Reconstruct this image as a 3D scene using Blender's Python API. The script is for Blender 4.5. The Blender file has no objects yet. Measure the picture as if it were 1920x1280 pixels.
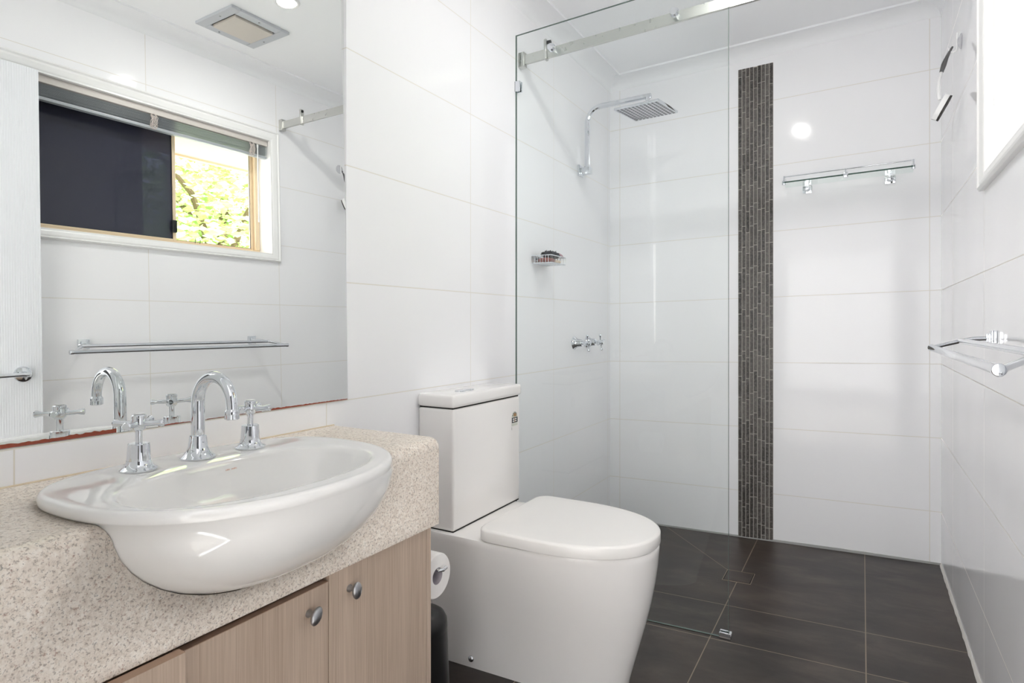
import bpy, bmesh, math, random
from mathutils import Vector, Matrix
random.seed(7)
PI = math.pi
SC = bpy.context.scene
COL = SC.collection

# ------------------------------------------------------------------ camera, world, exposure
cam_d = bpy.data.cameras.new('camera'); cam = bpy.data.objects.new('camera', cam_d); COL.objects.link(cam)
cam.location = (1.2534, -3.2841, 1.1169)
cam.rotation_euler = (PI/2, 0, 0.5260)
cam_d.sensor_width = 36; cam_d.lens = 1130.7*36/1920
cam_d.shift_y = -32.7/1920
cam_d.clip_start = 0.02
SC.camera = cam
SC.view_settings.view_transform = 'Standard'; SC.view_settings.look = 'None'
SC.view_settings.gamma = 1; SC.view_settings.exposure = 0.03
SC.view_settings.use_curve_mapping = False
SC.cycles.max_bounces = 18; SC.cycles.diffuse_bounces = 14; SC.cycles.glossy_bounces = 8
SC.cycles.transmission_bounces = 8; SC.cycles.transparent_max_bounces = 12
SC.cycles.use_denoising = True
SC.cycles.sample_clamp_indirect = 8
wd = bpy.data.worlds.new('sky'); SC.world = wd; wd.use_nodes = True
wd.node_tree.nodes['Background'].inputs[0].default_value = (0.93, 0.97, 1.0, 1)
wd.node_tree.nodes['Background'].inputs[1].default_value = 7.0
def light(name, kind, loc, rot, power, size=0.1, color=(1,1,1), **k):
    d = bpy.data.lights.new(name, kind); d.energy = power; d.color = color
    if kind == 'AREA': d.shape = k.get('shape', 'DISK'); d.size = size
    if 'size_y' in k: d.size_y = k['size_y']
    if kind == 'SUN': d.angle = 0.02
    if 'spread' in k: d.spread = k['spread']
    o = bpy.data.objects.new(name, d); o.location = loc; o.rotation_euler = rot; COL.objects.link(o); return o
light('sun_light', 'SUN', (0,0,6), (0, math.radians(-38), math.radians(12)), 10.0, color=(1,.97,.9))
# sky portal at the window opening
pl = light('window_portal', 'AREA', (1.80,-1.88,1.86), (0, PI/2, 0), 1, 0.70, shape='RECTANGLE', size_y=1.62)
pl.data.cycles.is_portal = True
DL_POWER = 6.4
DOWNLIGHTS = [(.868,-1.55)]
FLOOR_FILL_POWER = 28; DOORWAY_FILL_POWER = 68  # powers of the two added fill lamps beyond the doorway

# ------------------------------------------------------------------ room numbers
W = 1.5585          # room width (x), mirror wall at x = 0, shower wall at y = 0
KF = .028           # the floor, ceiling and tile rows all fall slightly towards the mirror wall
KT = .0225
Z0 = .9035          # a tile row on the mirror wall
ZC = 2.507
def fz(x): return KF*x
def cz(x): return ZC+KF*x
YB = -3.07; YW = -3.07
MN = Vector((1,-.014,.015)).normalized(); MC = Vector((.006,-2.052,.905))
def mirx(y, z): return MC.x-(MN.y*(y-MC.y)+MN.z*(z-MC.z))/MN.x

# ------------------------------------------------------------------ materials
def new_mat(name):
    m = bpy.data.materials.new(name); m.use_nodes = True
    nt = m.node_tree; return m, nt, nt.nodes['Principled BSDF']
def S(c): # srgb 0-255 -> linear
    return tuple([(x/255/12.92 if x/255 <= .04045 else ((x/255+.055)/1.055)**2.4) for x in c])+(1,)
def simple(name, col, rough=.5, metal=0, bump=0, bscale=40, **k):
    m, nt, p = new_mat(name)
    p.inputs['Base Color'].default_value = S(col); p.inputs['Roughness'].default_value = rough
    p.inputs['Metallic'].default_value = metal
    for kk, v in k.items(): p.inputs[kk.replace('_',' ')].default_value = v
    n = nt.nodes.new('ShaderNodeTexNoise'); n.inputs['Scale'].default_value = bscale
    g = nt.nodes.new('ShaderNodeNewGeometry'); nt.links.new(g.outputs['Position'], n.inputs['Vector'])
    if bump:
        b = nt.nodes.new('ShaderNodeBump'); b.inputs['Strength'].default_value = bump; b.inputs['Distance'].default_value = .002
        nt.links.new(n.outputs[0], b.inputs['Height']); nt.links.new(b.outputs[0], p.inputs['Normal'])
    else:
        r = nt.nodes.new('ShaderNodeMapRange'); r.inputs['To Min'].default_value = rough*.9; r.inputs['To Max'].default_value = min(1,rough*1.12+.003)
        nt.links.new(n.outputs[0], r.inputs['Value']); nt.links.new(r.outputs[0], p.inputs['Roughness'])
    return m
class N:  # small math-expression helper for node trees
    def __init__(s, nt, sock): s.nt, s.s = nt, sock
    def _op(s, op, o=None, rev=False):
        n = s.nt.nodes.new('ShaderNodeMath'); n.operation = op
        a, b = (s, o) if not rev else (o, s)
        for i, v in enumerate((a, b)):
            if v is None: continue
            if isinstance(v, N): s.nt.links.new(v.s, n.inputs[i])
            else: n.inputs[i].default_value = v
        return N(s.nt, n.outputs[0])
    def __add__(s,o): return s._op('ADD',o)
    def __sub__(s,o): return s._op('SUBTRACT',o)
    def __mul__(s,o): return s._op('MULTIPLY',o)
    def abs(s): return s._op('ABSOLUTE')
    def lt(s,o): return s._op('LESS_THAN',o)
    def gt(s,o): return s._op('GREATER_THAN',o)
    def mx(s,o): return s._op('MAXIMUM',o)
    def pp(s,o): return s._op('PINGPONG',o)
def pos(nt):
    g = nt.nodes.new('ShaderNodeNewGeometry'); x = nt.nodes.new('ShaderNodeSeparateXYZ')
    nt.links.new(g.outputs['Position'], x.inputs[0])
    return [N(nt, x.outputs[i]) for i in range(3)], g
def mixcol(nt, fac, a, b):
    n = nt.nodes.new('ShaderNodeMix'); n.data_type = 'RGBA'
    for key, v in ((0, fac), (6, a), (7, b)):
        if isinstance(v, N): nt.links.new(v.s, n.inputs[key])
        elif hasattr(v, 'is_linked'): nt.links.new(v, n.inputs[key])
        else: n.inputs[key].default_value = v
    return n.outputs[2]
def tile_mat(name, wall):
    m, nt, p = new_mat(name); (x,y,z), g = pos(nt)
    zz = z - Z0 - x*KT
    d = zz.pp(.165).lt(.0013)
    d = d.mx(zz.pp(.165).lt(.0014))
    if wall == 'left': v = (y + .735).pp(.3475).lt(.0013)
    elif wall == 'right': v = (y + 1.09).pp(.3475).lt(.0013)
    else:
        v = (x - .058).abs().lt(.0013).mx((x - 1.516).abs().lt(.0013))
    line = d.mx(v)
    c = mixcol(nt, line, S((250,250,252)), S((230,226,218)))
    nt.links.new(c, p.inputs['Base Color'])
    r = nt.nodes.new('ShaderNodeMapRange'); nt.links.new(line.s, r.inputs['Value'])
    r.inputs['To Min'].default_value = .08; r.inputs['To Max'].default_value = .6
    nt.links.new(r.outputs[0], p.inputs['Roughness'])
    p.inputs['Specular IOR Level'].default_value = .42
    n = nt.nodes.new('ShaderNodeTexNoise'); n.inputs['Scale'].default_value = 2.2; n.inputs['Detail'].default_value = 1
    nt.links.new(g.outputs['Position'], n.inputs['Vector'])
    b = nt.nodes.new('ShaderNodeBump'); b.inputs['Strength'].default_value = .25; b.inputs['Distance'].default_value = .012
    nt.links.new(n.outputs[0], b.inputs['Height'])
    b2 = nt.nodes.new('ShaderNodeBump'); b2.invert = True; b2.inputs['Strength'].default_value = .4; b2.inputs['Distance'].default_value = .001
    nt.links.new(line.s, b2.inputs['Height']); nt.links.new(b.outputs[0], b2.inputs['Normal'])
    nt.links.new(b2.outputs[0], p.inputs['Normal'])
    return m
def floor_mat():
    m, nt, p = new_mat('charcoal_floor_tile'); (x,y,z), g = pos(nt)
    w = .0017
    L = (x-.793).abs().lt(w)
    # keep the grout line out of the drain insert
    inside = y.gt(-.59) * y.lt(-.475) if False else y.gt(-.59)._op('MULTIPLY', y.lt(-.475))
    L = L._op('MULTIPLY', inside*-1+1)
    L = L.mx((x-1.264).abs().lt(w)).mx((x-.322).abs().lt(w)._op('MULTIPLY', y.lt(-1.11)))
    L = L.mx((y+.833).abs().lt(w)._op('MULTIPLY', x.gt(.40))).mx((y+1.118).abs().lt(w)).mx((y+1.588).abs().lt(w)).mx((y+2.058).abs().lt(w)).mx((y+2.528).abs().lt(w)).mx((y+2.998).abs().lt(w))
    # diagonal fall line from the drain corner to the back left corner
    ax, ay, bx, by = .735,-.474,.325,-.004
    ln = math.hypot(bx-ax,by-ay); nx, ny = -(by-ay)/ln, (bx-ax)/ln
    dg = ((x-ax)*nx + (y-ay)*ny).abs().lt(w*.8)._op('MULTIPLY', x.lt(.735))._op('MULTIPLY', y.gt(-.474))
    L = L.mx(dg)
    n1 = nt.nodes.new('ShaderNodeTexNoise'); n1.inputs['Scale'].default_value = 4.5; n1.inputs['Detail'].default_value = 9; n1.inputs['Roughness'].default_value = .62; n1.inputs['Distortion'].default_value = .4
    mp = nt.nodes.new('ShaderNodeMapping'); mp.inputs['Scale'].default_value = (.8,2.0,1)
    nt.links.new(g.outputs['Position'], mp.inputs[0]); nt.links.new(mp.outputs[0], n1.inputs['Vector'])
    cr = nt.nodes.new('ShaderNodeValToRGB'); e = cr.color_ramp.elements
    e[0].position = .32; e[0].color = S((35,29,27)); e[1].position = .70; e[1].color = S((82,73,66))
    e.new(.5).color = S((54,47,43))
    nt.links.new(n1.outputs[0], cr.inputs[0])
    n2 = nt.nodes.new('ShaderNodeTexNoise'); n2.inputs['Scale'].default_value = 1.7; nt.links.new(g.outputs['Position'], n2.inputs['Vector'])
    br = mixcol(nt, N(nt,n2.outputs[0]).gt(.0)*.0, cr.outputs[0], S((70,58,50)))
    mr = nt.nodes.new('ShaderNodeMapRange'); mr.inputs[1].default_value=.45; mr.inputs[2].default_value=.7; mr.inputs[3].default_value=0; mr.inputs[4].default_value=.55
    nt.links.new(n2.outputs[0], mr.inputs[0])
    br = mixcol(nt, N(nt,mr.outputs[0]), cr.outputs[0], S((66,53,45)))
    c = mixcol(nt, L, br, S((140,125,108)))
    nt.links.new(c, p.inputs['Base Color'])
    p.inputs['Roughness'].default_value = .42
    b = nt.nodes.new('ShaderNodeBump'); b.inputs['Strength'].default_value = .15; b.inputs['Distance'].default_value = .002
    nt.links.new(n1.outputs[0], b.inputs['Height']); nt.links.new(b.outputs[0], p.inputs['Normal'])
    return m
def laminate_mat():
    m, nt, p = new_mat('speckled_stone_laminate'); (x,y,z), g = pos(nt)
    def noise(s, d=3, r=.6):
        n = nt.nodes.new('ShaderNodeTexNoise'); n.inputs['Scale'].default_value = s; n.inputs['Detail'].default_value = d; n.inputs['Roughness'].default_value = r
        nt.links.new(g.outputs['Position'], n.inputs['Vector']); return n
    def ramp(src, pts):
        cr = nt.nodes.new('ShaderNodeValToRGB'); e = cr.color_ramp.elements
        e[0].position, e[0].color = pts[0]; e[1].position, e[1].color = pts[-1]
        for q in pts[1:-1]: k = e.new(q[0]); k.color = q[1]
        nt.links.new(src, cr.inputs[0]); return cr.outputs[0]
    base = ramp(noise(120,5,.75).outputs[0], [(.3,S((208,194,180))),(.5,S((236,226,214))),(.72,S((250,245,237)))])
    big = ramp(noise(9,4).outputs[0], [(.40,(0,0,0,1)),(.62,(1,1,1,1))])
    c = mixcol(nt, N(nt, big)*.2, base, S((222,210,196)))
    dark = ramp(noise(210,4,.7).outputs[0], [(.53,(0,0,0,1)),(.63,(1,1,1,1))])
    c = mixcol(nt, N(nt,dark)*.62, c, S((126,110,98)))
    red = ramp(noise(150,3,.7).outputs[0], [(.62,(0,0,0,1)),(.68,(1,1,1,1))])
    c = mixcol(nt, N(nt,red)*.55, c, S((150,98,76)))
    blk = ramp(noise(190,2,.8).outputs[0], [(.65,(0,0,0,1)),(.70,(1,1,1,1))])
    c = mixcol(nt, N(nt,blk)*.6, c, S((96,94,92)))
    nt.links.new(c, p.inputs['Base Color']); p.inputs['Roughness'].default_value = .38
    return m
def oak_mat():
    m, nt, p = new_mat('pale_oak_laminate'); (x,y,z), g = pos(nt)
    def st(sc, sx, det=4):
        mp = nt.nodes.new('ShaderNodeMapping'); mp.inputs['Scale'].default_value = (sx,sx,sc)
        n = nt.nodes.new('ShaderNodeTexNoise'); n.inputs['Scale'].default_value = 1; n.inputs['Detail'].default_value = det
        nt.links.new(g.outputs['Position'], mp.inputs[0]); nt.links.new(mp.outputs[0], n.inputs['Vector']); return n.outputs[0]
    cr = nt.nodes.new('ShaderNodeValToRGB'); e = cr.color_ramp.elements
    e[0].position = .3; e[0].color = S((172,151,133)); e[1].position = .72; e[1].color = S((214,195,177))
    nt.links.new(st(6, 330, 3), cr.inputs[0])
    cr2 = nt.nodes.new('ShaderNodeValToRGB'); e = cr2.color_ramp.elements
    e[0].position = .35; e[0].color = S((180,160,142)); e[1].position = .7; e[1].color = S((208,188,170))
    nt.links.new(st(1.2, 26, 3), cr2.inputs[0])
    nt.links.new(mixcol(nt, .5, cr.outputs[0], cr2.outputs[0]), p.inputs['Base Color'])
    p.inputs['Roughness'].default_value = .42
    return m
def mosaic_mat():
    m, nt, p = new_mat('dark_stone_stick'); (x,y,z), g = pos(nt)
    cr = nt.nodes.new('ShaderNodeValToRGB'); e = cr.color_ramp.elements
    e[0].position = 0; e[0].color = S((48,44,42)); e[1].position = 1; e[1].color = S((92,87,83)); e.new(.5).color = S((68,63,60))
    nt.links.new(g.outputs['Random Per Island'], cr.inputs[0])
    n = nt.nodes.new('ShaderNodeTexNoise'); n.inputs['Scale'].default_value = 130; n.inputs['Detail'].default_value = 3
    nt.links.new(g.outputs['Position'], n.inputs['Vector'])
    r2 = nt.nodes.new('ShaderNodeValToRGB'); e = r2.color_ramp.elements; e[0].position = .45; e[0].color=(0,0,0,1); e[1].position=.72; e[1].color=(1,1,1,1)
    nt.links.new(n.outputs[0], r2.inputs[0])
    nt.links.new(mixcol(nt, N(nt,r2.outputs[0])*.5, cr.outputs[0], S((140,136,132))), p.inputs['Base Color'])
    p.inputs['Roughness'].default_value = .35
    return m
def thin_glass(name, tint, refl=1.0, rough=0.0):
    m, nt, p = new_mat(name); nt.nodes.remove(p)
    out = nt.nodes['Material Output']
    t = nt.nodes.new('ShaderNodeBsdfTransparent'); t.inputs[0].default_value = tint
    gl = nt.nodes.new('ShaderNodeBsdfGlossy'); gl.inputs['Roughness'].default_value = rough; gl.inputs[0].default_value = (refl,refl,refl,1)
    f = nt.nodes.new('ShaderNodeFresnel'); f.inputs[0].default_value = 1.45
    mx = nt.nodes.new('ShaderNodeMixShader')
    gg = nt.nodes.new('ShaderNodeNewGeometry'); fac = N(nt,f.outputs[0]) * (N(nt,gg.outputs['Backfacing'])*-1+1)
    nt.links.new(fac.s, mx.inputs[0]); nt.links.new(t.outputs[0], mx.inputs[1]); nt.links.new(gl.outputs[0], mx.inputs[2]); nt.links.new(mx.outputs[0], out.inputs[0])
    return m
def emit(name, col, st):
    m, nt, p = new_mat(name); p.inputs['Base Color'].default_value = (1,1,1,1)
    p.inputs['Emission Color'].default_value = col; p.inputs['Emission Strength'].default_value = st; return m
M = {}
M['tile_left'] = tile_mat('white_tile_left','left'); M['tile_right'] = tile_mat('white_tile_right','right'); M['tile_back'] = tile_mat('white_tile_back','back')
M['floor'] = floor_mat(); M['laminate'] = laminate_mat(); M['oak'] = oak_mat(); M['stick'] = mosaic_mat()
M['paint'] = simple('white_ceiling_paint', (249,250,252), .7, bump=.05, bscale=180)
M['gloss_paint'] = simple('white_gloss_trim', (244,244,243), .3)
M['door_paint'] = simple('white_door_paint', (238,240,244), .45)
M['ceramic'] = simple('white_vitreous_china', (248,246,244), .06, **{'Coat_Weight':.3, 'Coat_Roughness':.03})
M['basin'] = simple('white_basin_china', (230,229,227), .06, **{'Coat_Weight':.3, 'Coat_Roughness':.03})
M['seat'] = simple('white_seat_plastic', (245,243,240), .16)
M['chrome'] = simple('polished_chrome', (225,228,232), .05, 1)
M['satin'] = simple('satin_nickel', (170,171,174), .32, 1)
M['steel'] = simple('satin_stainless_rail', (206,206,202), .28, 1)
M['mirror'] = simple('silvered_mirror', (244,246,244), .0, 1)
M['glass_edge'] = simple('green_glass_edge', (96,112,106), .15)
M['glass'] = thin_glass('clear_shower_glass', (.962,.987,.980,1))
M['shelf_glass'] = thin_glass('shelf_glass', (.93,.965,.95,1))
M['grout'] = simple('pale_mosaic_grout', (186,181,173), .8, bump=.1, bscale=300)
M['silicone'] = simple('grey_silicone_bead', (150,150,148), .5)
M['white_silicone'] = simple('white_silicone_bead', (225,222,216), .5)
M['black'] = simple('black_plastic', (26,26,27), .35)
M['dark'] = simple('dark_gap', (30,28,26), .8)
M['grey_plastic'] = simple('grey_rubber_grip', (98,98,98), .5)
M['white_plastic'] = simple('white_plastic', (240,240,240), .35)
M['fan_grey'] = simple('fan_surround_grey', (196,199,204), .45)
M['fan_beige'] = simple('fan_centre_beige', (212,205,196), .6)
M['blind'] = simple('blind_slat_grey', (172,178,182), .35)
M['headrail'] = simple('blind_headrail_cream', (212,206,200), .4)
M['cord'] = simple('blind_cord_cream', (222,212,206), .7)
M['frame'] = simple('cream_powdercoat_aluminium', (232,212,180), .4)
M['paper'] = simple('toilet_paper', (244,242,240), .9, bump=.2, bscale=200)
M['card'] = simple('cardboard_core', (176,170,176), .8)
M['corrosion'] = simple('red_brown_mirror_corrosion', (150,72,52), .7, bump=.4, bscale=200)
M['corrosion_dark'] = simple('dark_corrosion_edge', (66,44,40), .8)
M['soap'] = simple('red_brown_soap', (150,88,80), .5)
M['cream_soap'] = simple('cream_soap', (222,204,178), .5)
M['puff'] = simple('charcoal_bath_puff', (58,60,66), .8, bump=.8, bscale=300)
M['pink'] = simple('dusty_pink_handle', (176,140,150), .5)
M['mark'] = simple('faint_coral_print', (232,200,186), .5)
M['eave'] = simple('cream_eave_board', (206,172,146), .8, bump=.3, bscale=60)
M['bark'] = simple('tree_bark', (110,90,70), .9, bump=.5, bscale=30)
M['lamp'] = emit('downlight_glow', (1,.97,.92,1), 8)
def leaf_mat():
    m, nt, p = new_mat('leaf_green'); g = nt.nodes.new('ShaderNodeNewGeometry')
    cr = nt.nodes.new('ShaderNodeValToRGB'); e = cr.color_ramp.elements
    e[0].color = S((150,184,96)); e[1].color = S((222,238,176)); e.new(.5).color = S((188,212,128))
    nt.links.new(g.outputs['Random Per Island'], cr.inputs[0]); nt.links.new(cr.outputs[0], p.inputs['Base Color'])
    p.inputs['Roughness'].default_value = .55; p.inputs['Subsurface Weight'].default_value = 0
    return m
M['leaf'] = leaf_mat()
M['tint'] = thin_glass('dark_tinted_glass', (.16,.17,.20,1), .9)
nt_ = M['tint'].node_tree; tb = [n for n in nt_.nodes if n.type == 'BSDF_TRANSPARENT'][0]; ms_ = [n for n in nt_.nodes if n.type == 'MIX_SHADER'][0]
df = nt_.nodes.new('ShaderNodeBsdfDiffuse'); df.inputs[0].default_value = S((78,80,98)); m2 = nt_.nodes.new('ShaderNodeMixShader'); m2.inputs[0].default_value = .50
nt_.links.new(tb.outputs[0], m2.inputs[1]); nt_.links.new(df.outputs[0], m2.inputs[2]); nt_.links.new(m2.outputs[0], ms_.inputs[1])
M['clear'] = thin_glass('clear_window_glass', (.97,.98,.97,1), .6)

# ------------------------------------------------------------------ mesh helpers
def BM(): return bmesh.new()
def box(bm, x0,x1,y0,y1,z0,z1, bev=0, seg=2, tf=None, kf=0):
    vs = [bm.verts.new((x,y,z+kf*x)) for x in (x0,x1) for y in (y0,y1) for z in (z0,z1)]
    fs = [(0,1,3,2),(4,6,7,5),(0,4,5,1),(2,3,7,6),(0,2,6,4),(1,5,7,3)]
    faces = [bm.faces.new([vs[i] for i in f]) for f in fs]
    new = vs
    if bev:
        es = set(e for f in faces for e in f.edges)
        r = bmesh.ops.bevel(bm, geom=list(es), offset=bev, segments=seg, profile=.6, affect='EDGES', clamp_overlap=True)
        new = list(set(v for f in r['faces'] for v in f.verts) | set(v for v in vs if v.is_valid))
    if tf is not None:
        for v in new: v.co = tf @ v.co
    return new
def frame_of(d):
    d = d.normalized(); a = Vector((0,0,1)) if abs(d.z) < .9 else Vector((1,0,0))
    u = d.cross(a).normalized(); return u, d.cross(u).normalized()
def tube(bm, pts, r, n=16, cap=True, prof=None):
    pts = [Vector(p) for p in pts]; rs = r if isinstance(r, (list,tuple)) else [r]*len(pts)
    rings = []; u = None
    for i, p in enumerate(pts):
        d = (pts[min(i+1,len(pts)-1)]-pts[max(i-1,0)]).normalized()
        if u is None: u, v = frame_of(d)
        else:
            u = (u-d*u.dot(d)).normalized(); v = d.cross(u)
        ring = []
        for k in range(n):
            a = 2*PI*k/n
            q = (math.cos(a), math.sin(a)) if prof is None else prof[k]
            ring.append(bm.verts.new(p+(u*q[0]+v*q[1])*rs[i]))
        rings.append(ring)
    for a, b in zip(rings, rings[1:]):
        for k in range(n): bm.faces.new((a[k], a[(k+1)%n], b[(k+1)%n], b[k]))
    if cap: bm.faces.new(rings[0][::-1]); bm.faces.new(rings[-1])
def lathe(bm, prof, origin, axis=(0,0,1), n=32, mod=None):
    o = Vector(origin); ax = Vector(axis).normalized(); u, v = frame_of(ax)
    rings = []
    for i, (r, h) in enumerate(prof):
        if r < 1e-6: rings.append([bm.verts.new(o+ax*h)]); continue
        ring = []
        for k in range(n):
            rr = r*(mod(k, n, i) if mod else 1); a = 2*PI*k/n
            ring.append(bm.verts.new(o+ax*h+u*math.cos(a)*rr+v*math.sin(a)*rr))
        rings.append(ring)
    for a, b in zip(rings, rings[1:]):
        for k in range(n):
            k2 = (k+1)%n
            if len(a) == 1 and len(b) == 1: continue
            if len(a) == 1: bm.faces.new((a[0], b[k2], b[k]))
            elif len(b) == 1: bm.faces.new((a[k], a[k2], b[0]))
            else: bm.faces.new((a[k], a[k2], b[k2], b[k]))
    if len(rings[0]) > 1: bm.faces.new(rings[0][::-1])
    if len(rings[-1]) > 1: bm.faces.new(rings[-1])
def loft(bm, rings, cap0=True, cap1=True):
    R = [[bm.verts.new(p) for p in r] for r in rings]; n = len(R[0])
    for a, b in zip(R, R[1:]):
        for k in range(n): bm.faces.new((a[k], a[(k+1)%n], b[(k+1)%n], b[k]))
    if cap0: bm.faces.new(R[0][::-1])
    if cap1: bm.faces.new(R[-1])
def quad(bm, pts): return bm.faces.new([bm.verts.new(p) for p in pts])
def arc(c, r, a0, a1, n, plane='xz'):
    o = []
    for i in range(n+1):
        a = a0+(a1-a0)*i/n; p = Vector(c)
        if plane == 'xz': p += Vector((math.cos(a)*r, 0, math.sin(a)*r))
        elif plane == 'xy': p += Vector((math.cos(a)*r, math.sin(a)*r, 0))
        else: p += Vector((0, math.cos(a)*r, math.sin(a)*r))
        o.append(p)
    return o
WL = {}
def obj(name, bm, mat, parent=None, smooth=38, label=None):
    bmesh.ops.recalc_face_normals(bm, faces=bm.faces[:])
    off = WL.get(parent.name, Vector((0,0,0))) if parent else Vector((0,0,0))
    if parent:
        for v in bm.verts: v.co -= off
    for f in bm.faces: f.smooth = bool(smooth)
    if smooth:
        for e in bm.edges:
            if len(e.link_faces) == 2 and e.calc_face_angle(0) > math.radians(smooth): e.smooth = False
    me = bpy.data.meshes.new(name); bm.to_mesh(me); bm.free(); me.materials.append(mat)
    o = bpy.data.objects.new(name, me); COL.objects.link(o)
    if parent: o.parent = parent
    WL[o.name] = off.copy() if parent else Vector((0,0,0))
    if label: o['label'] = label
    return o
def tag(o, label, cat, group=None):
    o['label'] = label; o['category'] = cat
    if group: o['group'] = group
    return o
def thing(name, label, cat, loc, group=None):
    o = bpy.data.objects.new(name, None); o.empty_display_size = .05; COL.objects.link(o); o.location = loc
    WL[o.name] = Vector(loc); return tag(o, label, cat, group)
def struct(name, bm, mat, parent=None, smooth=38):
    o = obj(name, bm, mat, parent, smooth)
    if not parent: o['kind'] = 'structure'
    return o
def dup(root, delta, label, group=None):
    r = root.copy(); COL.objects.link(r); r.location = root.location+Vector(delta); r['label'] = label
    if group: r['group'] = group
    for ch in list(root.children):
        c = ch.copy(); COL.objects.link(c); c.parent = r
        for g in list(ch.children):
            d = g.copy(); COL.objects.link(d); d.parent = c
    return r

# ------------------------------------------------------------------ the setting
bm = BM()
quadf = lambda x0,x1,y0,y1,z,th: box(bm, x0,x1,y0,y1,z-th,z, kf=KF)
quadf(-.12, W+.12, YW, .12, 0, .12)
struct('floor', bm, M['floor'], smooth=0)
bm = BM(); box(bm, -.12,W+.12,YW,.12,ZC,ZC+.08, kf=KF)
struct('ceiling', bm, M['paint'], smooth=0)
# mirror wall, set back slightly behind the mirror
bm = BM()
box(bm, -.15,0, -2.0521,.1, -.1,2.56)
box(bm, -.15,0, YB-.1,-2.0521, -.1,.9045)
box(bm, -.15,-.05, YB-.1,-2.0521, .9045,2.56)
struct('wall_left', bm, M['tile_left'], smooth=0)
bm = BM(); box(bm, 0,W, 0,.1, -.05,2.56)
struct('wall_back', bm, M['tile_back'], smooth=0)
# window wall with the window opening
WY0, WY1, WZ0, WZ1 = -2.66, -1.128, 1.54, 2.175
bm = BM()
X0, X1 = W, W+.14
box(bm, X0,X1, WY1,.1, -.05,2.6)
box(bm, X0,X1, WY0,WY1, -.05,WZ0); box(bm, X0,X1, WY0,WY1, WZ1,2.6)
box(bm, X0,X1, YW-.1,WY0, -.05,2.6)
struct('wall_right', bm, M['tile_right'], smooth=0)
# doorway wall; the picture is taken from the bedroom side of it
DX0, DX1, DZ = .595, 1.50, 2.19
bm = BM(); box(bm, 0,DX0, YW-.1,YW, -.05,2.6); box(bm, DX1,W, YW-.1,YW, -.05,2.6); box(bm, DX0,DX1, YW-.1,YW, DZ,2.6)
struct('wall_front', bm, M['paint'], smooth=0)
# unseen bedroom behind the camera, added to send light through the doorway
bm = BM(); box(bm, -1.2,3.0,-6.2,YW-.1,-.1,0); struct('floor_bedroom', bm, simple('pale_bounce_floor', (236,232,226), .95, bump=.6, bscale=300), smooth=0)  # unseen floor, made pale to bounce light up at the bathroom ceiling
bm = BM(); box(bm, -1.3,-1.2,-6.2,YW-.1,-.1,2.6); box(bm, -1.3,3.1,-6.3,-6.2,-.1,2.6)
box(bm, -1.3,-.15,YW-.1,YW,-.1,2.6); box(bm, W+.14,3.1,YW-.1,YW,-.1,2.6)
struct('wall_bedroom', bm, M['paint'], smooth=0)
bm = BM(); box(bm, 3.0,3.1,-6.2,YW-.1,-.1,2.6); struct('wall_dark_for_chrome', bm, simple('dark_reflection_paint', (38,38,40), .7), smooth=0)  # unseen wall, made dark to put dark streaks in the chrome reflections
bm = BM(); box(bm, -1.3,3.1,-6.3,YW,2.6,2.66); struct('ceiling_bedroom', bm, M['paint'], smooth=0)
light('bedroom_floor_fill', 'AREA', (1.0,-4.15,2.57), (0,0,0), FLOOR_FILL_POWER, 1.7, (1,.985,.96), shape='SQUARE', spread=math.radians(70))  # added fill lamp, out of view; lights the pale floor from above
light('doorway_fill', 'AREA', (.9,-6.12,1.15), (PI/2+.08,0,0), DOORWAY_FILL_POWER, 3.8, (1,.99,.975), shape="RECTANGLE", size_y=1.9)  # added frontal fill, no window there; washes in through the doorway
# cove cornice
def cornice(bm, p0, p1, inward):
    inward = Vector(inward); prof = [(0,-.062)]
    for i in range(9):
        a = PI/2*i/8; prof.append((.004+.074*(1-math.cos(a)), -.056+.052*math.sin(a)))
    prof += [(.080,-.009),(.087,-.009),(.088,0),(0,0)]
    rr = []
    for P, s in ((Vector(p0),1),(Vector(p1),1)):
        rr.append([P+inward*a+Vector((0,0,b+KF*(inward.x*a))) for a, b in prof])
    loft(bm, rr)
bm = BM(); cornice(bm, (0,YB,ZC), (0,0,ZC), (1,0,0)); struct('trim_1', bm, M['paint'])
bm = BM(); cornice(bm, (0,0,cz(0)), (W,0,cz(W)), (0,-1,0)); struct('trim_2', bm, M['paint'])
bm = BM(); cornice(bm, (W,YB,cz(W)), (W,0,cz(W)), (-1,0,0)); struct('trim_3', bm, M['paint'])
# silicone beads along the floor
bm = BM()
n = 60
pr = []
for i in range(n+1):
    t = i/n; x = .2+(W-.2)*t; h = .007+.005*max(0,math.sin((t-.35)*PI*1.5))*(.7+.3*random.random())
    pr.append([Vector((x,0,fz(x)-.001)), Vector((x,-.006,fz(x)-.001)), Vector((x,-.004,fz(x)+h*.6)), Vector((x,0,fz(x)+h))])
loft(bm, pr); struct('trim_4', bm, M['silicone'])
bm = BM(); pr = []
for i in range(81):
    y = -.006-2.6*i/80; w = .006+.003*random.random()
    pr.append([Vector((W,y,fz(W)-.002)), Vector((W-w,y,fz(W)-.002)), Vector((W-w*.6,y,fz(W)+w*.8)), Vector((W,y,fz(W)+w*1.5))])
loft(bm, pr); struct('trim_5', bm, M['white_silicone'])
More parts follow.
